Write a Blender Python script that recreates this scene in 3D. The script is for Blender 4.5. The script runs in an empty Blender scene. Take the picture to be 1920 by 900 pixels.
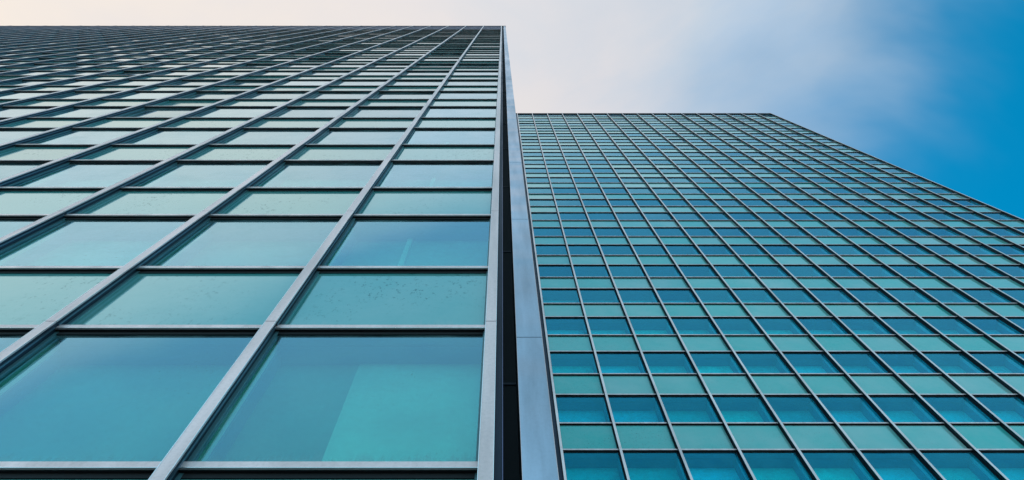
import bpy, math, random
from mathutils import Vector

# ------------------------------------------------------------------ camera, sky, sun
scene = bpy.context.scene
col = scene.collection
EYE = 1.6                                   # eye height above the paving
F = 1400.0                                  # focal length in pixels of the 1920 px wide photograph
cam_d = bpy.data.cameras.new('camera')
cam = bpy.data.objects.new('camera', cam_d); col.objects.link(cam)
cam.location = (0, 0, EYE)
cam.rotation_euler = (math.radians(180) - math.atan(450 / F), 0, 0)
cam_d.sensor_width = 36; cam_d.lens = 36 * F / 1920
cam_d.shift_x = 18 / 1920
cam_d.clip_start = 0.05; cam_d.clip_end = 5000
scene.camera = cam

SUN_EL, SUN_AZ = math.radians(48), math.radians(-35)      # azimuth from +Y, towards -X: behind the towers
world = bpy.data.worlds.new('World'); scene.world = world; world.use_nodes = True
nt = world.node_tree; nt.nodes.clear()
N, L = nt.nodes, nt.links
def wn(t, **k):
    n = N.new(t)
    for a, b in k.items(): setattr(n, a, b)
    return n
def wmath(op, a, b=None, c=None, clamp=False):
    n = wn('ShaderNodeMath', operation=op, use_clamp=clamp)
    for i, v in enumerate((a, b, c)):
        if v is None: continue
        if isinstance(v, (int, float)): n.inputs[i].default_value = v
        else: L.new(v, n.inputs[i])
    return n.outputs[0]
out = wn('ShaderNodeOutputWorld'); bg = wn('ShaderNodeBackground')
sky = wn('ShaderNodeTexSky', sky_type='NISHITA', sun_disc=False, sun_elevation=SUN_EL, sun_rotation=SUN_AZ,
         altitude=0, air_density=1.0, dust_density=0.3, ozone_density=2.0)
tc = wn('ShaderNodeTexCoord')
sep = wn('ShaderNodeSeparateXYZ'); L.new(tc.outputs['Generated'], sep.inputs[0])
gam = wn('ShaderNodeHueSaturation'); gam.inputs['Hue'].default_value = 0.474; gam.inputs['Saturation'].default_value = 1.6
gam.inputs['Value'].default_value = 2.1
L.new(sky.outputs[0], gam.inputs['Color'])
mp = wn('ShaderNodeMapping'); mp.inputs['Scale'].default_value = (1.0, 1.5, 1.2); mp.inputs['Rotation'].default_value = (0, 0, 0.5)
L.new(tc.outputs['Generated'], mp.inputs[0])
nz = wn('ShaderNodeTexNoise'); nz.inputs['Scale'].default_value = 2.1; nz.inputs['Detail'].default_value = 5; nz.inputs['Roughness'].default_value = 0.5
nz.inputs['Distortion'].default_value = 0.4
L.new(mp.outputs[0], nz.inputs['Vector'])
nz2 = wn('ShaderNodeTexNoise'); nz2.inputs['Scale'].default_value = 1.9; nz2.inputs['Detail'].default_value = 7; nz2.inputs['Roughness'].default_value = 0.55; nz2.inputs['Distortion'].default_value = 0.6
L.new(mp.outputs[0], nz2.inputs['Vector'])
# veil of cloud: thick to the west (-X), torn open to clear blue to the east (+X)
t = wmath('MULTIPLY_ADD', sep.outputs['X'], -1.0, 0.545)
t = wmath('MULTIPLY_ADD', wmath('MINIMUM', wmath('ADD', sep.outputs['Y'], 0.17), 0.0), 4.2, t)
t = wmath('MULTIPLY_ADD', wmath('MAXIMUM', sep.outputs['Y'], 0.0), -0.35, t)
t = wmath('ADD', t, wmath('MULTIPLY', wmath('SUBTRACT', nz.outputs['Fac'], 0.5), 0.55))
mr = wn('ShaderNodeValToRGB'); mr.color_ramp.interpolation = 'B_SPLINE'; L.new(wmath('ADD', t, 0.2), mr.inputs[0])
q = mr.color_ramp.elements; q[0].position = 0.10; q[0].color = (0, 0, 0, 1); q[1].position = 0.72; q[1].color = (0.98,) * 3 + (1,)
for p_, v_ in ((0.18, 0.0), (0.26, 0.32), (0.34, 0.50), (0.48, 0.84)):
    q_ = mr.color_ramp.elements.new(p_); q_.color = (v_, v_, v_, 1)
ramp = wn('ShaderNodeValToRGB'); e = ramp.color_ramp.elements
e[0].position = 0.0; e[0].color = (0.95, 0.85, 0.76, 1)
e[1].position = 1.0; e[1].color = (0.44, 0.62, 0.84, 1)
m_ = ramp.color_ramp.elements.new(0.36); m_.color = (0.84, 0.79, 0.78, 1)
m_ = ramp.color_ramp.elements.new(0.60); m_.color = (0.66, 0.72, 0.79, 1)
w2 = wmath('MULTIPLY_ADD', sep.outputs['X'], 0.85, 0.36)
w2 = wmath('ADD', w2, wmath('MULTIPLY', wmath('SUBTRACT', nz2.outputs['Fac'], 0.5), 1.5))
L.new(w2, ramp.inputs[0])
sc = wn('ShaderNodeMix', data_type='RGBA', blend_type='MULTIPLY'); sc.inputs['Factor'].default_value = 1
L.new(ramp.outputs[0], sc.inputs['A']); sc.inputs['B'].default_value = (10.0, 10.0, 10.0, 1)
cb_ = wn('ShaderNodeMix', data_type='RGBA'); L.new(sc.outputs['Result'], cb_.inputs['A']); cb_.inputs['B'].default_value = (3.7, 5.2, 6.2, 1)
mx = wn('ShaderNodeMix', data_type='RGBA')
hz = wn('ShaderNodeMix', data_type='RGBA'); L.new(gam.outputs[0], hz.inputs['A']); hz.inputs['B'].default_value = (4.0, 5.2, 5.1, 1)
hf = wn('ShaderNodeMapRange', interpolation_type='SMOOTHSTEP'); L.new(sep.outputs['Y'], hf.inputs[0])
hf.inputs[1].default_value = -0.02; hf.inputs[2].default_value = -0.42; hf.inputs[3].default_value = 0.0; hf.inputs[4].default_value = 0.55
L.new(hf.outputs[0], hz.inputs['Factor'])
L.new(mr.outputs[0], mx.inputs['Factor']); L.new(hz.outputs['Result'], mx.inputs['A']); L.new(cb_.outputs['Result'], mx.inputs['B']); L.new(hf.outputs[0], cb_.inputs['Factor'])
# unseen sky behind the viewer, boosted to brighten the facades and their reflections
br = wn('ShaderNodeMapRange', interpolation_type='SMOOTHSTEP'); L.new(sep.outputs['Y'], br.inputs[0])
br.inputs[1].default_value = 0.0; br.inputs[2].default_value = -0.55; br.inputs[3].default_value = 1.0; br.inputs[4].default_value = 2.0
fin_ = wn('ShaderNodeVectorMath', operation='SCALE'); L.new(mx.outputs['Result'], fin_.inputs[0]); L.new(br.outputs[0], fin_.inputs['Scale'])
L.new(fin_.outputs[0], bg.inputs['Color']); bg.inputs['Strength'].default_value = 0.1
L.new(bg.outputs[0], out.inputs[0])

sd = bpy.data.lights.new('sun', 'SUN'); sd.energy = 3.0; sd.angle = math.radians(0.5); sd.color = (1, 0.95, 0.88)
sun = bpy.data.objects.new('sun', sd); col.objects.link(sun)
sv = Vector((math.sin(SUN_AZ) * math.cos(SUN_EL), math.cos(SUN_AZ) * math.cos(SUN_EL), math.sin(SUN_EL)))
sun.rotation_euler = sv.to_track_quat('Z', 'Y').to_euler(); sun.location = (0, 0, 150)

scene.view_settings.view_transform = 'Standard'; scene.view_settings.look = 'None'
scene.view_settings.exposure = 0.0; scene.view_settings.gamma = 1.0; scene.view_settings.use_curve_mapping = False
scene.render.engine = 'CYCLES'
scene.cycles.max_bounces = 8; scene.cycles.transparent_max_bounces = 12; scene.cycles.diffuse_bounces = 3; scene.cycles.glossy_bounces = 3
scene.cycles.use_denoising = True

# ------------------------------------------------------------------ materials
class NT:
    def __init__(s, name):
        s.m = bpy.data.materials.new(name); s.m.use_nodes = True
        s.t = s.m.node_tree; s.t.nodes.clear(); s.out = s.n('ShaderNodeOutputMaterial')
    def n(s, t, **k):
        x = s.t.nodes.new(t)
        for a, b in k.items(): setattr(x, a, b)
        return x
    def l(s, a, b): s.t.links.new(a, b)
    def math(s, op, a, b=None, c=None, clamp=False):
        x = s.n('ShaderNodeMath', operation=op, use_clamp=clamp)
        for i, v in enumerate((a, b, c)):
            if v is None: continue
            if isinstance(v, (int, float)): x.inputs[i].default_value = v
            else: s.l(v, x.inputs[i])
        return x.outputs[0]
    def pos(s): return s.n('ShaderNodeNewGeometry').outputs['Position']
    def noise(s, scale, detail=3, rough=0.5, vec=None, stretch=None):
        x = s.n('ShaderNodeTexNoise'); x.inputs['Scale'].default_value = scale; x.inputs['Detail'].default_value = detail
        x.inputs['Roughness'].default_value = rough
        v = vec or s.pos()
        if stretch:
            mpp = s.n('ShaderNodeMapping'); mpp.inputs['Scale'].default_value = stretch; s.l(v, mpp.inputs[0]); v = mpp.outputs[0]
        s.l(v, x.inputs['Vector']); return x.outputs['Fac']
    def rng(s, v, a, b, c, d, smooth=False):
        x = s.n('ShaderNodeMapRange'); s.l(v, x.inputs[0])
        if smooth: x.interpolation_type = 'SMOOTHSTEP'
        for i, q in enumerate((a, b, c, d)): x.inputs[i + 1].default_value = q
        return x.outputs[0]
    def mixc(s, f, a, b, mode='MIX'):
        x = s.n('ShaderNodeMix', data_type='RGBA', blend_type=mode)
        for k, v in (('Factor', f), ('A', a), ('B', b)):
            if isinstance(v, (int, float)): x.inputs[k].default_value = v
            elif isinstance(v, tuple): x.inputs[k].default_value = (*v, 1)
            else: s.l(v, x.inputs[k])
        return x.outputs['Result']
    def cell_random(s, x0, w, z0, h):
        """one random colour for every window bay"""
        sp = s.n('ShaderNodeSeparateXYZ'); s.l(s.pos(), sp.inputs[0])
        cx = s.math('FLOOR', s.math('DIVIDE', s.math('SUBTRACT', sp.outputs[0], x0), w))
        cz = s.math('FLOOR', s.math('DIVIDE', s.math('SUBTRACT', sp.outputs[2], z0), h))
        cb = s.n('ShaderNodeCombineXYZ'); s.l(cx, cb.inputs[0]); s.l(cz, cb.inputs[2])
        wn_ = s.n('ShaderNodeTexWhiteNoise', noise_dimensions='3D'); s.l(cb.outputs[0], wn_.inputs['Vector'])
        return wn_.outputs['Value'], wn_.outputs['Color']
    def pane_foot(s, zb, h, fade):
        """1 at the bottom edge of a pane fading to 0 above it, broken into runs and streaks"""
        sp = s.n('ShaderNodeSeparateXYZ'); s.l(s.pos(), sp.inputs[0])
        fz = s.math('MULTIPLY', s.math('FRACT', s.math('DIVIDE', s.math('SUBTRACT', sp.outputs[2], zb), h)), h)
        st = s.noise(9, 3, 0.7, stretch=(1, 1, 0.08))
        return s.rng(s.math('DIVIDE', fz, s.rng(st, 0.35, 0.7, fade * 0.3, fade * 2.2)), 0.0, 1.0, 1.0, 0.0, True)
    def schlick(s, f0, p, gain=1.0):
        lw = s.n('ShaderNodeLayerWeight'); lw.inputs['Blend'].default_value = 0.5
        g = s.n('ShaderNodeNewGeometry')
        k = s.math('MULTIPLY_ADD', s.math('POWER', lw.outputs['Facing'], p), gain * (1 - f0), f0)
        return s.math('MULTIPLY', k, s.math('SUBTRACT', 1.0, g.outputs['Backfacing']))
    def gloss_tint(s, c, p=2.9):
        """the coating tints reflections seen head-on, hardly any at a grazing angle"""
        lw = s.n('ShaderNodeLayerWeight'); lw.inputs['Blend'].default_value = 0.5
        return s.mixc(s.math('POWER', lw.outputs['Facing'], p), c, (1.0, 1.0, 1.0))
    def tilt(s, rc, amt, wave=0.0):
        """panes never sit perfectly true: tip the reflection of each one a little"""
        g = s.n('ShaderNodeNewGeometry')
        a = s.n('ShaderNodeVectorMath', operation='SUBTRACT'); s.l(rc, a.inputs[0]); a.inputs[1].default_value = (0.5, 0.5, 0.5)
        b = s.n('ShaderNodeVectorMath', operation='SCALE'); s.l(a.outputs[0], b.inputs[0]); b.inputs['Scale'].default_value = amt
        c = s.n('ShaderNodeVectorMath', operation='ADD'); s.l(g.outputs['Normal'], c.inputs[0]); s.l(b.outputs[0], c.inputs[1])
        d = s.n('ShaderNodeVectorMath', operation='NORMALIZE'); s.l(c.outputs[0], d.inputs[0])
        if not wave: return d.outputs[0]
        bm = s.n('ShaderNodeBump'); bm.inputs['Strength'].default_value = wave; bm.inputs['Distance'].default_value = 0.01
        s.l(s.noise(0.9, 1), bm.inputs['Height']); s.l(d.outputs[0], bm.inputs['Normal'])
        return bm.outputs[0]

def metal(name, base, rough, metallic=0.85, streak=0.12, dirt=0.32, dent=0.0):
    s = NT(name); b = s.n('ShaderNodeBsdfPrincipled')
    v = s.noise(1.2, 5, 0.6, stretch=(3, 3, 0.35))
    sp = s.noise(38, 3, 0.7)
    f = s.rng(v, 0.3, 0.7, 1 - dirt, 1.0)
    f = s.math('MULTIPLY', f, s.rng(sp, 0.3, 0.55, 1 - streak, 1.0))
    cb = s.n('ShaderNodeCombineXYZ')
    for i in range(3): s.l(s.math('MULTIPLY', f, base[i]), cb.inputs[i])
    s.l(cb.outputs[0], b.inputs['Base Color'])
    b.inputs['Metallic'].default_value = metallic
    s.l(s.rng(v, 0.3, 0.7, rough + 0.08, rough - 0.04), b.inputs['Roughness'])
    bm = s.n('ShaderNodeBump'); bm.inputs['Strength'].default_value = 0.15; bm.inputs['Distance'].default_value = 0.004
    s.l(s.noise(2.5, 3), bm.inputs['Height'])
    if dent:
        b2 = s.n('ShaderNodeBump'); b2.inputs['Strength'].default_value = 1.0; b2.inputs['Distance'].default_value = dent
        s.l(s.noise(0.9, 1, 0.4, stretch=(1, 1, 1.8)), b2.inputs['Height']); s.l(bm.outputs[0], b2.inputs['Normal']); bm = b2
    s.l(bm.outputs[0], b.inputs['Normal'])
    s.l(b.outputs[0], s.out.inputs[0]); return s.m

def vision_glass(name, grid, tint, f0, p, rtint=(1, 1, 1), gain=1.0, dust=(0.22, 0.42, 0.44)):
    s = NT(name); rv, rc = s.cell_random(*grid)
    tr = s.n('ShaderNodeBsdfTransparent'); tr.inputs[0].default_value = (*tint, 1)
    gl = s.n('ShaderNodeBsdfGlossy'); gl.inputs['Roughness'].default_value = 0.015; s.l(s.gloss_tint(rtint, 4.5), gl.inputs['Color'])
    s.l(s.tilt(rc, 0.05, 0.15), gl.inputs['Normal'])
    mix = s.n('ShaderNodeMixShader'); s.l(s.schlick(f0, p, gain), mix.inputs[0]); s.l(tr.outputs[0], mix.inputs[1]); s.l(gl.outputs[0], mix.inputs[2])
    # thin film of dust, thicker in streaks
    df = s.n('ShaderNodeBsdfDiffuse'); df.inputs[0].default_value = (*dust, 1)
    d = s.rng(s.noise(1.6, 6, 0.65), 0.42, 0.8, 0.02, 0.22)
    sp = s.rng(s.noise(46, 2, 0.6), 0.66, 0.74, 0.0, 0.35)
    d = s.math('MULTIPLY_ADD', s.pane_foot(grid[2] + TH + 0.02, grid[3], 0.10), 0.30, d)
    m2 = s.n('ShaderNodeMixShader'); s.l(s.math('ADD', d, s.math('MULTIPLY', sp, s.rng(s.noise(1.1, 2), 0.45, 0.65, 0, 1)), clamp=True), m2.inputs[0])
    s.l(mix.outputs[0], m2.inputs[1]); s.l(df.outputs[0], m2.inputs[2])
    s.l(m2.outputs[0], s.out.inputs[0]); return s.m

def spandrel_glass(name, grid, ca, cb_, f0, p, rtint=(1, 1, 1), gain=1.0, speck=0.6, film=0.0):
    s = NT(name); rv, rc = s.cell_random(*grid)
    base = s.mixc(rv, ca, cb_)
    cl = s.noise(1.3, 6, 0.62)
    base = s.mixc(s.rng(cl, 0.35, 0.75, 0.0, 0.35), base, (0.33, 0.47, 0.45))
    base = s.mixc(s.math('MULTIPLY', s.pane_foot(grid[2] + (A.V if grid[2] == A.v0 else B.V) + TH, grid[3], 0.13), 0.5), base, (0.30, 0.38, 0.36))
    spk = s.math('MULTIPLY', s.rng(s.noise(24, 3, 0.8, stretch=(1, 1, 0.6)), 0.58, 0.66, 0.0, 1.0), s.rng(s.noise(0.8, 3), 0.42, 0.60, 0.0, speck))
    base = s.mixc(spk, base, (0.01, 0.05, 0.06))
    # film of dust: some panes were cleaner than others
    if film:
        r2 = s.n('ShaderNodeSeparateColor'); s.l(rc, r2.inputs[0])
        fl = s.math('MULTIPLY', s.rng(r2.outputs[1], 0.0, 1.0, 0.05, film), s.rng(s.noise(0.55, 4), 0.35, 0.65, 0.45, 1.3))
        base = s.mixc(fl, base, (0.40, 0.58, 0.56))
    df = s.n('ShaderNodeBsdfDiffuse'); s.l(base, df.inputs[0])
    gl = s.n('ShaderNodeBsdfGlossy'); gl.inputs['Roughness'].default_value = 0.06; s.l(s.gloss_tint(rtint), gl.inputs['Color'])
    s.l(s.tilt(rc, 0.045, 0.15), gl.inputs['Normal'])
    mix = s.n('ShaderNodeMixShader')
    fac = s.math('MULTIPLY', s.schlick(f0, p, gain), s.math('SUBTRACT', 1.0, s.math('MULTIPLY', spk, 0.6)))
    s.l(fac, mix.inputs[0]); s.l(df.outputs[0], mix.inputs[1]); s.l(gl.outputs[0], mix.inputs[2])
    s.l(mix.outputs[0], s.out.inputs[0]); return s.m

def matte(name, base, rough=0.7, var=0.15, scale=2.0, grid=None, cell=0.0, other=None):
    s = NT(name); b = s.n('ShaderNodeBsdfPrincipled')
    f = s.rng(s.noise(scale, 4), 0.3, 0.7, 1 - var, 1 + var)
    if grid:
        rv, _ = s.cell_random(*grid); f = s.math('MULTIPLY', f, s.rng(rv, 0, 1, 1 - cell, 1 + cell * 0.4))
    cb = s.n('ShaderNodeCombineXYZ')
    if grid and other:
        _, rc = s.cell_random(*grid); r2 = s.n('ShaderNodeSeparateColor'); s.l(rc, r2.inputs[0])
        bc = s.n('ShaderNodeSeparateColor'); s.l(s.mixc(r2.outputs[2], base, other), bc.inputs[0])
        for i in range(3): s.l(s.math('MULTIPLY', f, bc.outputs[i]), cb.inputs[i])
    else:
        for i in range(3): s.l(s.math('MULTIPLY', f, base[i]), cb.inputs[i])
    s.l(cb.outputs[0], b.inputs['Base Color']); b.inputs['Roughness'].default_value = rough
    s.l(b.outputs[0], s.out.inputs[0]); return s.m

# ------------------------------------------------------------------ the two facade grids (metres; heights above eye level + EYE)
class G: pass
A = G()      # near tower
A.D = 2.50; A.dt = 0.055; A.dg = 0.098; A.w = 1.80; A.x0 = -0.0935; A.dir = -1; A.n = 32
A.H = 3.355; A.V = 1.92; A.v0 = 3.675 + EYE; A.top = 79.7 + EYE; A.low = -1; A.lou = 20
B = G()      # farther tower
B.D = 12.98; B.dt = 0.09; B.dg = 0.150; B.w = 1.797; B.x0 = 1.794; B.dir = 1; B.n = 17
B.H = 3.355; B.V = 1.85; B.v0 = 21.235 + EYE; B.top = 90.5 + EYE; B.low = -6; B.lou = 99
TH = 0.065   # transom height
def gridof(g): return (g.x0, g.w, g.v0, g.H)

M = {}
M['cap'] = metal('anodised_aluminium', (0.98, 0.76, 0.74), 0.42, 0.5)
M['cap_b'] = metal('bright_anodised_aluminium', (1.0, 0.80, 0.76), 0.32, 0.75, 0.1, 0.3)
M['web'] = metal('side_shade_aluminium', (0.028, 0.052, 0.08), 0.38, 0.6)  # dark colour puts the shade of the mullion sides into the metal
M['web_b'] = metal('side_shade_aluminium_far', (0.014, 0.024, 0.034), 0.4, 0.5)  # same side shade put into the colour, darker for the far tower
M['edge_glint'] = metal('edge_highlight_strip', (0.95, 0.95, 0.95), 0.22, 0.9, 0.0, 0.1)  # pale strips paint a highlight along mullion and transom edges
M['rib'] = metal('blue_grey_aluminium', (0.16, 0.26, 0.33), 0.38, 0.7)
M['black'] = matte('black_soffit_shade', (0.006, 0.008, 0.011), 0.8)  # shade under the transoms, put in as black colour
M['fin'] = metal('blue_coated_panel', (0.50, 0.59, 0.72), 0.30, 0.65, 0.06, 0.42, 0.05)
M['navy'] = metal('navy_painted_metal', (0.010, 0.024, 0.055), 0.5, 0.3)
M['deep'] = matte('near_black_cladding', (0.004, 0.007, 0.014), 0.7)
M['lilac'] = metal('lilac_trim', (0.14, 0.14, 0.24), 0.4)
M['louvre'] = metal('dark_louvre_metal', (0.15, 0.14, 0.22), 0.45, 0.5)
M['frame'] = metal('teal_window_frame', (0.10, 0.24, 0.27), 0.4, 0.4)
M['ga'] = vision_glass('clear_blue_glass', gridof(A), (0.62, 0.96, 0.90), 0.08, 2.0, (0.38, 0.80, 0.98), 1.0)
M['gb'] = vision_glass('clear_blue_glass_far', gridof(B), (0.24, 0.95, 0.98), 0.03, 2.2, (0.03, 0.64, 0.86), 0.92, (0.06, 0.34, 0.42))
M['sa'] = spandrel_glass('teal_spandrel_glass', gridof(A), (0.05, 0.31, 0.30), (0.07, 0.35, 0.34), 0.08, 2.3, (0.50, 0.86, 0.90), 0.82)
M['sb'] = spandrel_glass('teal_spandrel_glass_far', gridof(B), (0.005, 0.44, 0.40), (0.04, 0.48, 0.44), 0.04, 2.5, (0.26, 0.76, 0.78), 0.95, 0.75, 0.62)
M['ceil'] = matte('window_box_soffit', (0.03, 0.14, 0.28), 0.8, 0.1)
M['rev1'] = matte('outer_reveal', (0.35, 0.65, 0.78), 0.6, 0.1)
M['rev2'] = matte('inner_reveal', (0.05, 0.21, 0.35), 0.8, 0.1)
M['blind_b'] = matte('drawn_pale_blind', (0.50, 0.97, 0.84), 0.8, 0.08, 3, gridof(B), 0.4, (0.42, 0.84, 1.0))
M['blind_a'] = matte('pale_inner_blind', (0.60, 0.74, 0.66), 0.8, 0.16, 1.4, gridof(A), 0.15)
M['dim_a'] = matte('dim_inner_glazing', (0.23, 0.42, 0.38), 0.6, 0.3, 0.9, gridof(A), 0.4)
M['roof'] = matte('roof_felt', (0.12, 0.12, 0.12), 0.9)

def wall_mat():
    s = NT('blue_grey_side_cladding'); b = s.n('ShaderNodeBsdfPrincipled')
    sp = s.n('ShaderNodeSeparateXYZ'); s.l(s.pos(), sp.inputs[0])
    fz = s.math('FRACT', s.math('DIVIDE', sp.outputs[2], 3.355)); fx = s.math('FRACT', s.math('DIVIDE', s.math('ADD', sp.outputs[0], sp.outputs[1]), 1.8))
    j = s.math('MULTIPLY', s.math('GREATER_THAN', fz, 0.006), s.math('GREATER_THAN', fx, 0.012))
    c = s.mixc(j, (0.02, 0.03, 0.04), s.mixc(s.noise(0.5, 5), (0.16, 0.24, 0.34), (0.24, 0.32, 0.42)))
    s.l(c, b.inputs['Base Color']); b.inputs['Metallic'].default_value = 0.4; b.inputs['Roughness'].default_value = 0.4
    s.l(b.outputs[0], s.out.inputs[0]); return s.m
M['wall'] = wall_mat()
def paving_mat():
    s = NT('grey_stone_paving'); b = s.n('ShaderNodeBsdfPrincipled')
    br = s.n('ShaderNodeTexBrick'); s.l(s.pos(), br.inputs['Vector'])
    br.inputs['Color1'].default_value = (0.24, 0.23, 0.22, 1); br.inputs['Color2'].default_value = (0.30, 0.29, 0.27, 1); br.inputs['Mortar'].default_value = (0.10, 0.10, 0.10, 1)
    br.inputs['Scale'].default_value = 1.0; br.inputs['Mortar Size'].default_value = 0.008; br.inputs['Brick Width'].default_value = 0.6; br.inputs['Row Height'].default_value = 0.4
    c = s.mixc(s.rng(s.noise(0.35, 5), 0.3, 0.7, 0, 0.45), br.outputs[0], (0.13, 0.13, 0.13))
    s.l(c, b.inputs['Base Color']); b.inputs['Roughness'].default_value = 0.8
    s.l(b.outputs[0], s.out.inputs[0]); return s.m
M['paving'] = paving_mat()

# ------------------------------------------------------------------ mesh helpers
class MB:
    def __init__(s): s.v = []; s.f = []; s.mi = []; s.mats = []
    def slot(s, m):
        if m not in s.mats: s.mats.append(m)
        return s.mats.index(m)
    def box(s, x0, x1, y0, y1, z0, z1, m, skip=''):
        i = len(s.v); k = s.slot(m)
        s.v += [(x0, y0, z0), (x1, y0, z0), (x1, y1, z0), (x0, y1, z0), (x0, y0, z1), (x1, y0, z1), (x1, y1, z1), (x0, y1, z1)]
        for key, q in (('b', (3, 2, 1, 0)), ('t', (4, 5, 6, 7)), ('f', (0, 1, 5, 4)), ('r', (1, 2, 6, 5)), ('k', (2, 3, 7, 6)), ('l', (3, 0, 4, 7))):
            if key in skip: continue
            s.f.append(tuple(i + a for a in q)); s.mi.append(k)
    def build(s, name, parent=None, smooth=False):
        me = bpy.data.meshes.new(name); me.from_pydata(s.v, [], s.f)
        for m in s.mats: me.materials.append(m)
        me.polygons.foreach_set('material_index', s.mi); me.update()
        o = bpy.data.objects.new(name, me); col.objects.link(o)
        if parent: o.parent = parent
        return o

def tower_root(name, label, loc):
    o = bpy.data.objects.new(name, None); col.objects.link(o); o.location = loc
    o['label'] = label; o['category'] = 'office tower'
    return o
def part(mb, name, root, parent=None):
    """link as a part; vertices are in world space, so shift them to the tower's base"""
    lx, ly, lz = root.location
    mb.v = [(a - lx, b - ly, c - lz) for a, b, c in mb.v]
    return mb.build(name, parent or root)

rnd = random.Random(7)
def bay(g, k):
    """clear opening of bay k between mullion faces"""
    xa = g.x0 + g.dir * g.w * k; xb = g.x0 + g.dir * g.w * (k + 1)
    lo, hi = min(xa, xb), max(xa, xb)
    return lo + 0.036, hi - 0.036

FR = 0.028
def window_meshes(g, k, n, mbs):
    """mbs: dict of MB for pane, frame, reveal, blind (may be the same MB)"""
    x0, x1 = bay(g, k); z0 = g.v0 + g.H * n + TH; z1 = g.v0 + g.H * n + g.V
    y = g.D + g.dg
    glass = M['ga'] if g is A else M['gb']; fm = M['frame'] if g is A else M['web_b']
    mbs['frame'].box(x0, x0 + FR, y - 0.012, y + 0.03, z0, z1, fm)
    mbs['frame'].box(x1 - FR, x1, y - 0.012, y + 0.03, z0, z1, fm)
    mbs['frame'].box(x0 + FR, x1 - FR, y - 0.009, y + 0.026, z0, z0 + 0.022, M['cap'])
    mbs['frame'].box(x0 + FR, x1 - FR, y - 0.009, y + 0.026, z1 - 0.045, z1, M['black'])  # black strip extends the painted soffit shade onto the pane top
    mbs['pane'].box(x0 + FR, x1 - FR, y, y + 0.010, z0 + 0.022, z1 - 0.045, glass)
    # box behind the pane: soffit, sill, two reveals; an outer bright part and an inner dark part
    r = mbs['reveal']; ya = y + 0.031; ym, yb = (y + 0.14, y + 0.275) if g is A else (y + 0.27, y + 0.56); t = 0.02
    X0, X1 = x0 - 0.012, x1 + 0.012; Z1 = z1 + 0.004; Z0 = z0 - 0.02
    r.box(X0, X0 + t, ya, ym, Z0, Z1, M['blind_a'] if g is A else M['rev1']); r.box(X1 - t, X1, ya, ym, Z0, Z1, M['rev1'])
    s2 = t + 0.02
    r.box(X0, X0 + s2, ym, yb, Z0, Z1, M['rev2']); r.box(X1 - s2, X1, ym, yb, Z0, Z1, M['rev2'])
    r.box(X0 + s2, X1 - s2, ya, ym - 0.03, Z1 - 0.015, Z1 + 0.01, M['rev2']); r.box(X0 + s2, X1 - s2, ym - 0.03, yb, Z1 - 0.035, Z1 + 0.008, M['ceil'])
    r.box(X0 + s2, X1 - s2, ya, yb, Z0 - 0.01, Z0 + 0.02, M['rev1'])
    b = mbs['blind']
    if g is B:
        b.box(X0 + s2, X1 - s2, yb, yb + 0.03, Z0, Z1, M['blind_b'])
    else:
        xp = X0 + s2 + (X1 - X0) * 0.37
        wide = (k == 0 and n == 0) or rnd.random() < 0.0
        if k > 0: b.box(X0 + s2, X1 - s2, yb, yb + 0.03, Z0, Z1, M['dim_a'])
        else: b.box(X0 + s2, xp, yb, yb + 0.03, Z0, Z1, M['dim_a'])
        if k > 0: pass
        elif wide: b.box(xp + 0.001, X1 - s2, yb - 0.01, yb + 0.03, Z0, Z1, M['blind_a'])
        else:
            b.box(xp + 0.001, xp + 0.06, yb - 0.03, yb + 0.03, Z0, Z1, M['blind_a'])
            b.box(xp + 0.061, X1 - s2, yb, yb + 0.03, Z0, Z1, M['dim_a'])

def spandrel_mesh(g, k, n, mb):
    x0, x1 = bay(g, k); z0 = g.v0 + g.H * n + g.V + TH; z1 = g.v0 + g.H * (n + 1)
    y = g.D + g.dg; fm = M['frame'] if g is A else M['web_b']; sg = M['sa'] if g is A else M['sb']
    mb.box(x0, x0 + FR, y - 0.012, y + 0.03, z0, z1, fm); mb.box(x1 - FR, x1, y - 0.012, y + 0.03, z0, z1, fm)
    mb.box(x0 + FR, x1 - FR, y - 0.009, y + 0.026, z1 - 0.045, z1, M['black'])  # painted soffit shade again, above the spandrel
    mb.box(x0 + FR, x1 - FR, y, y + 0.02, z0, z1 - 0.045, sg)

cosT, sinT = math.cos(math.atan(450 / F)), math.sin(math.atan(450 / F))
def proj(x, y, z):
    z -= EYE; d = y * sinT + z * cosT
    if d <= 0.05: return None
    return 942 + F * x / d, 450 + F * (y * cosT - z * sinT) / d
def seen_area(x0, x1, y, z0, z1):
    pts = []
    for x, z in ((x0, z0), (x1, z0), (x1, z1), (x0, z1)):
        p = proj(x, y, z)
        if p is None: return 0
        pts.append(p)
    # clip to the frame (Sutherland-Hodgman)
    def clip(poly, ax, lim, keep_less):
        o = []
        for i in range(len(poly)):
            a, b = poly[i - 1], poly[i]
            ia = (a[ax] <= lim) == keep_less; ib = (b[ax] <= lim) == keep_less
            if ia != ib:
                t = (lim - a[ax]) / (b[ax] - a[ax]); o.append((a[0] + t * (b[0] - a[0]), a[1] + t * (b[1] - a[1])))
            if ib: o.append(b)
        return o
    for ax, lim, kl in ((0, 0, False), (0, 1920, True), (1, 0, False), (1, 900, True)):
        pts = clip(pts, ax, lim, kl)
        if not pts: return 0
    return abs(sum(pts[i - 1][0] * pts[i][1] - pts[i][0] * pts[i - 1][1] for i in range(len(pts)))) / 2

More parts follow.
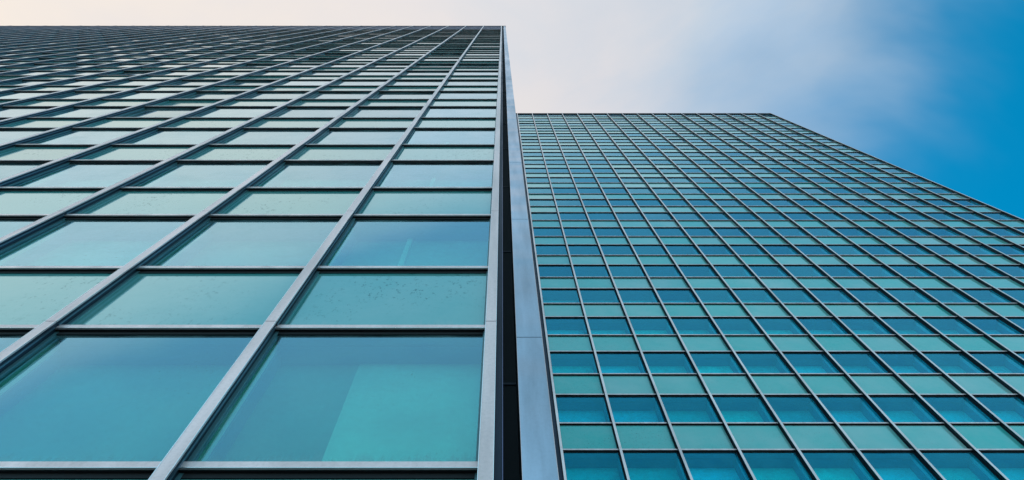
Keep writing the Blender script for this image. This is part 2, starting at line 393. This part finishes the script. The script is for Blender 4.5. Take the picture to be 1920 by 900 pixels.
def facade(g, root):
    wins, spans = [], []
    n = g.low
    while True:
        z = g.v0 + g.H * n
        if n >= g.lou or z + g.V > g.top - 0.1: break
        for k in range(g.n):
            x0, x1 = bay(g, k)
            wins.append((seen_area(x0, x1, g.D + g.dg, z + TH, z + g.V), k, n))
            if z + g.H <= g.top and n + 1 <= g.lou: spans.append((seen_area(x0, x1, g.D + g.dg, z + g.V + TH, z + g.H), k, n))
        n += 1
    last = n
    wins.sort(key=lambda q: -q[0]); spans.sort(key=lambda q: -q[0])
    for a, k, n in wins[:100]:
        d = {q: MB() for q in ('pane', 'frame', 'reveal', 'blind')}
        window_meshes(g, k, n, d)
        w = part(d['pane'], 'window', root)
        for q in ('frame', 'reveal', 'blind'):
            o = part(d[q], q, root, w)
        if g is A and k == 0 and n == 0: w['label'] = 'window pane with a broad pale blind behind it'
    rest = MB(); d = {q: rest for q in ('pane', 'frame', 'reveal', 'blind')}
    for a, k, n in wins[100:]: window_meshes(g, k, n, d)
    o = part(rest, 'window', root); o['kind'] = 'stuff'
    for a, k, n in spans[:100]:
        mb = MB(); spandrel_mesh(g, k, n, mb); part(mb, 'spandrel_panel', root)
    rest = MB()
    for a, k, n in spans[100:]: spandrel_mesh(g, k, n, rest)
    o = part(rest, 'spandrel_panel', root); o['kind'] = 'stuff'
    # transoms: pale cap on a recessed body coloured black as soffit shade
    xe0 = g.x0 + g.dir * 0.045; xe1 = g.x0 + g.dir * (g.w * g.n - 0.045)
    lo, hi = min(xe0, xe1), max(xe0, xe1)
    for n in range(g.low, last + 1):
        for off in (0, g.V):
            z = g.v0 + g.H * n + off
            if z > g.top - 0.2 or (n >= g.lou and off > 0): continue
            mb = MB()
            mb.box(lo, hi, g.D + g.dt, g.D + g.dt + 0.012, z, z + TH, M['cap'])
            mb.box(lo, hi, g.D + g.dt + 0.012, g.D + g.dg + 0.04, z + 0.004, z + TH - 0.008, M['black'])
            if g is A: mb.box(lo, hi, g.D + g.dt - 0.003, g.D + g.dt - 0.0002, z + 0.001, z + 0.006, M['edge_glint'])
            part(mb, 'transom', root)
    # mullions: pale face in storey lengths, stepped web coloured dark as side shade, one lighter rib
    jz = g.v0 + g.V + 0.015
    for k in range(g.n + 1):
        xc = g.x0 + g.dir * g.w * k; mb = MB(); ztop = g.top + 0.16
        z = jz + g.H * (g.low - 1)
        z = max(z, 0.35)
        nn = math.floor((z - jz) / g.H) + 1
        while z < ztop:
            z2 = min(jz + g.H * nn, ztop)
            if z2 - z > 0.02:
                cw = 0.045 if g is A else 0.039
                mb.box(xc - cw, xc + cw, g.D, g.D + 0.012, z + 0.005, z2 - 0.005, M['cap'] if g is A else M['cap_b'])
                if g is A:
                    for sx in (-1, 1): mb.box(xc + sx * 0.0435 - 0.0018, xc + sx * 0.0435 + 0.0018, g.D - 0.0025, g.D - 0.0002, z + 0.004, z2 - 0.004, M['edge_glint'])
                mb.box(xc - 0.042, xc + 0.042, g.D + 0.040, g.D + 0.054, z + 0.03, z2 - 0.03, M['rib'] if g is A else M['web_b'])
                z = z2; nn += 1
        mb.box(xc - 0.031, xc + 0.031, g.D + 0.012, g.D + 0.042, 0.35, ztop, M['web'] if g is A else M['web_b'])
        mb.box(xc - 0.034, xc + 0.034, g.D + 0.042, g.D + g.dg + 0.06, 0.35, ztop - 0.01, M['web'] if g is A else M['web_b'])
        part(mb, 'mullion', root)
    return last

# ------------------------------------------------------------------ ground
gm = MB(); gm.box(-2500, 2500, -2500, 2500, -0.3, 0, M['paving'])
gr = gm.build('ground'); gr['kind'] = 'structure'

# ------------------------------------------------------------------ near tower (left of the picture)
ta = tower_root('office_tower', 'nearer glass office tower with pale blue corner strip and wide panes seen from its foot', (-28, 14, 0))
facade(A, ta)
xw = A.x0 - A.w * A.n - 0.05
yb = A.D + A.dg + 0.62
mb = MB(); mb.box(xw, 0.300, yb, 28, 0, A.top - 0.3, M['wall'], skip='t'); mb.box(xw, 0.300, yb, 28, A.top - 0.5, A.top - 0.295, M['roof'])
part(mb, 'wall', ta)
mb = MB(); mb.box(xw, 0.02, A.D + 0.05, yb - 0.01, 0, 0.35, M['navy']); part(mb, 'plinth', ta)
# end wall piece closing the facade at the far left
mb = MB(); mb.box(xw - 0.012, xw + 0.012, A.D + 0.05, yb + 0.1, 0.35, A.top, M['wall']); part(mb, 'end_cladding', ta)
# louvre storeys under the roof
mb = MB(); z = A.v0 + A.H * A.lou + TH
while z < A.top - 0.25:
    mb.box(xw, -0.145, A.D + 0.060, A.D + 0.088, z, z + 0.11, M['louvre']); z += 0.2
mb.box(xw, -0.145, A.D + 0.14, yb - 0.01, A.v0 + A.H * A.lou + TH, A.top - 0.27, M['navy'])
for q in (1.3, 3.355, 5.1, 7.3):
    zz = A.v0 + A.H * A.lou + q; mb.box(xw, -0.142, A.D + 0.06, A.D + 0.12, zz, zz + 0.05, M['rib'])
part(mb, 'louvre_band', ta)
mb = MB(); mb.box(xw - 0.05, 0.345, A.D - 0.0 + 0.02, 28.05, A.top - 0.25, A.top + 0.10, M['deep']); part(mb, 'roof_coping', ta)
# corner: dark recess, then a pale blue coated strip
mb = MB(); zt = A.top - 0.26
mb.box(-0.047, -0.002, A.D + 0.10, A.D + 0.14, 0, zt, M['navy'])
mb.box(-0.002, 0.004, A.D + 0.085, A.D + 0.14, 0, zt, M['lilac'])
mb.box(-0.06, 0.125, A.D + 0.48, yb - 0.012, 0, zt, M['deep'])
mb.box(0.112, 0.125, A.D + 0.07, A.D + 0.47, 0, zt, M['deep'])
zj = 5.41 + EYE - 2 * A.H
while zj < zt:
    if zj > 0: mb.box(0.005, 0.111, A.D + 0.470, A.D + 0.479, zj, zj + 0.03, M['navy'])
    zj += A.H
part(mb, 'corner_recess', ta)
mb = MB(); mb.box(0.126, 0.300, A.D + 0.069, yb - 0.001, 0, zt - 0.002, M['navy'])
z = 5.41 + EYE - 2 * A.H
while z < zt:
    z2 = min(z + A.H, zt)
    if z2 > 0.1:
        za = max(z, 0)
        mb.box(0.111, 0.316, A.D + 0.050, A.D + 0.066, za + 0.005, z2 - 0.005, M['fin'])
        mb.box(0.300, 0.308, A.D + 0.066, yb, za + 0.005, z2 - 0.005, M['fin'])
    z = z2
mb.box(0.111, 0.1135, A.D + 0.048, A.D + 0.05, 0, zt, M['cap']); mb.box(0.3135, 0.3165, A.D + 0.048, A.D + 0.05, 0, zt, M['cap'])
part(mb, 'corner_strip', ta)

# ------------------------------------------------------------------ farther tower (right of the picture)
tb = tower_root('office_tower', 'farther glass office tower behind the pale blue corner strip, its right edge against blue sky', (17, 24, 0))
facade(B, tb)
xr = B.x0 + B.w * B.n + 0.045
ybb = B.D + B.dg + 0.62
mb = MB(); mb.box(0.42, xr - 0.01, ybb, 36, 0, B.top - 0.3, M['wall'], skip='t'); mb.box(0.42, xr - 0.01, ybb, 36, B.top - 0.5, B.top - 0.295, M['roof'])
part(mb, 'wall', tb)
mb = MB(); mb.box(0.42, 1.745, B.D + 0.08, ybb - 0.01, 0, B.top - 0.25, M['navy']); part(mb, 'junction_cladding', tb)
mb = MB(); mb.box(0.42, xr - 0.01, B.D + 0.07, ybb - 0.02, 0, 0.35, M['navy']); mb.box(1.84, xr - 0.05, B.D + 0.13, ybb - 0.02, 0.351, B.v0 + B.H * B.low, M['sb']); part(mb, 'plinth', tb)
mb = MB(); mb.box(xr - 0.03, xr - 0.005, B.D + 0.2, ybb + 0.01, 0.35, B.top, M['navy']); part(mb, 'end_cladding', tb)
mb = MB(); mb.box(0.42, xr + 0.02, B.D + 0.03, 36.05, B.top - 0.25, B.top + 0.05, M['deep']); part(mb, 'roof_coping', tb)
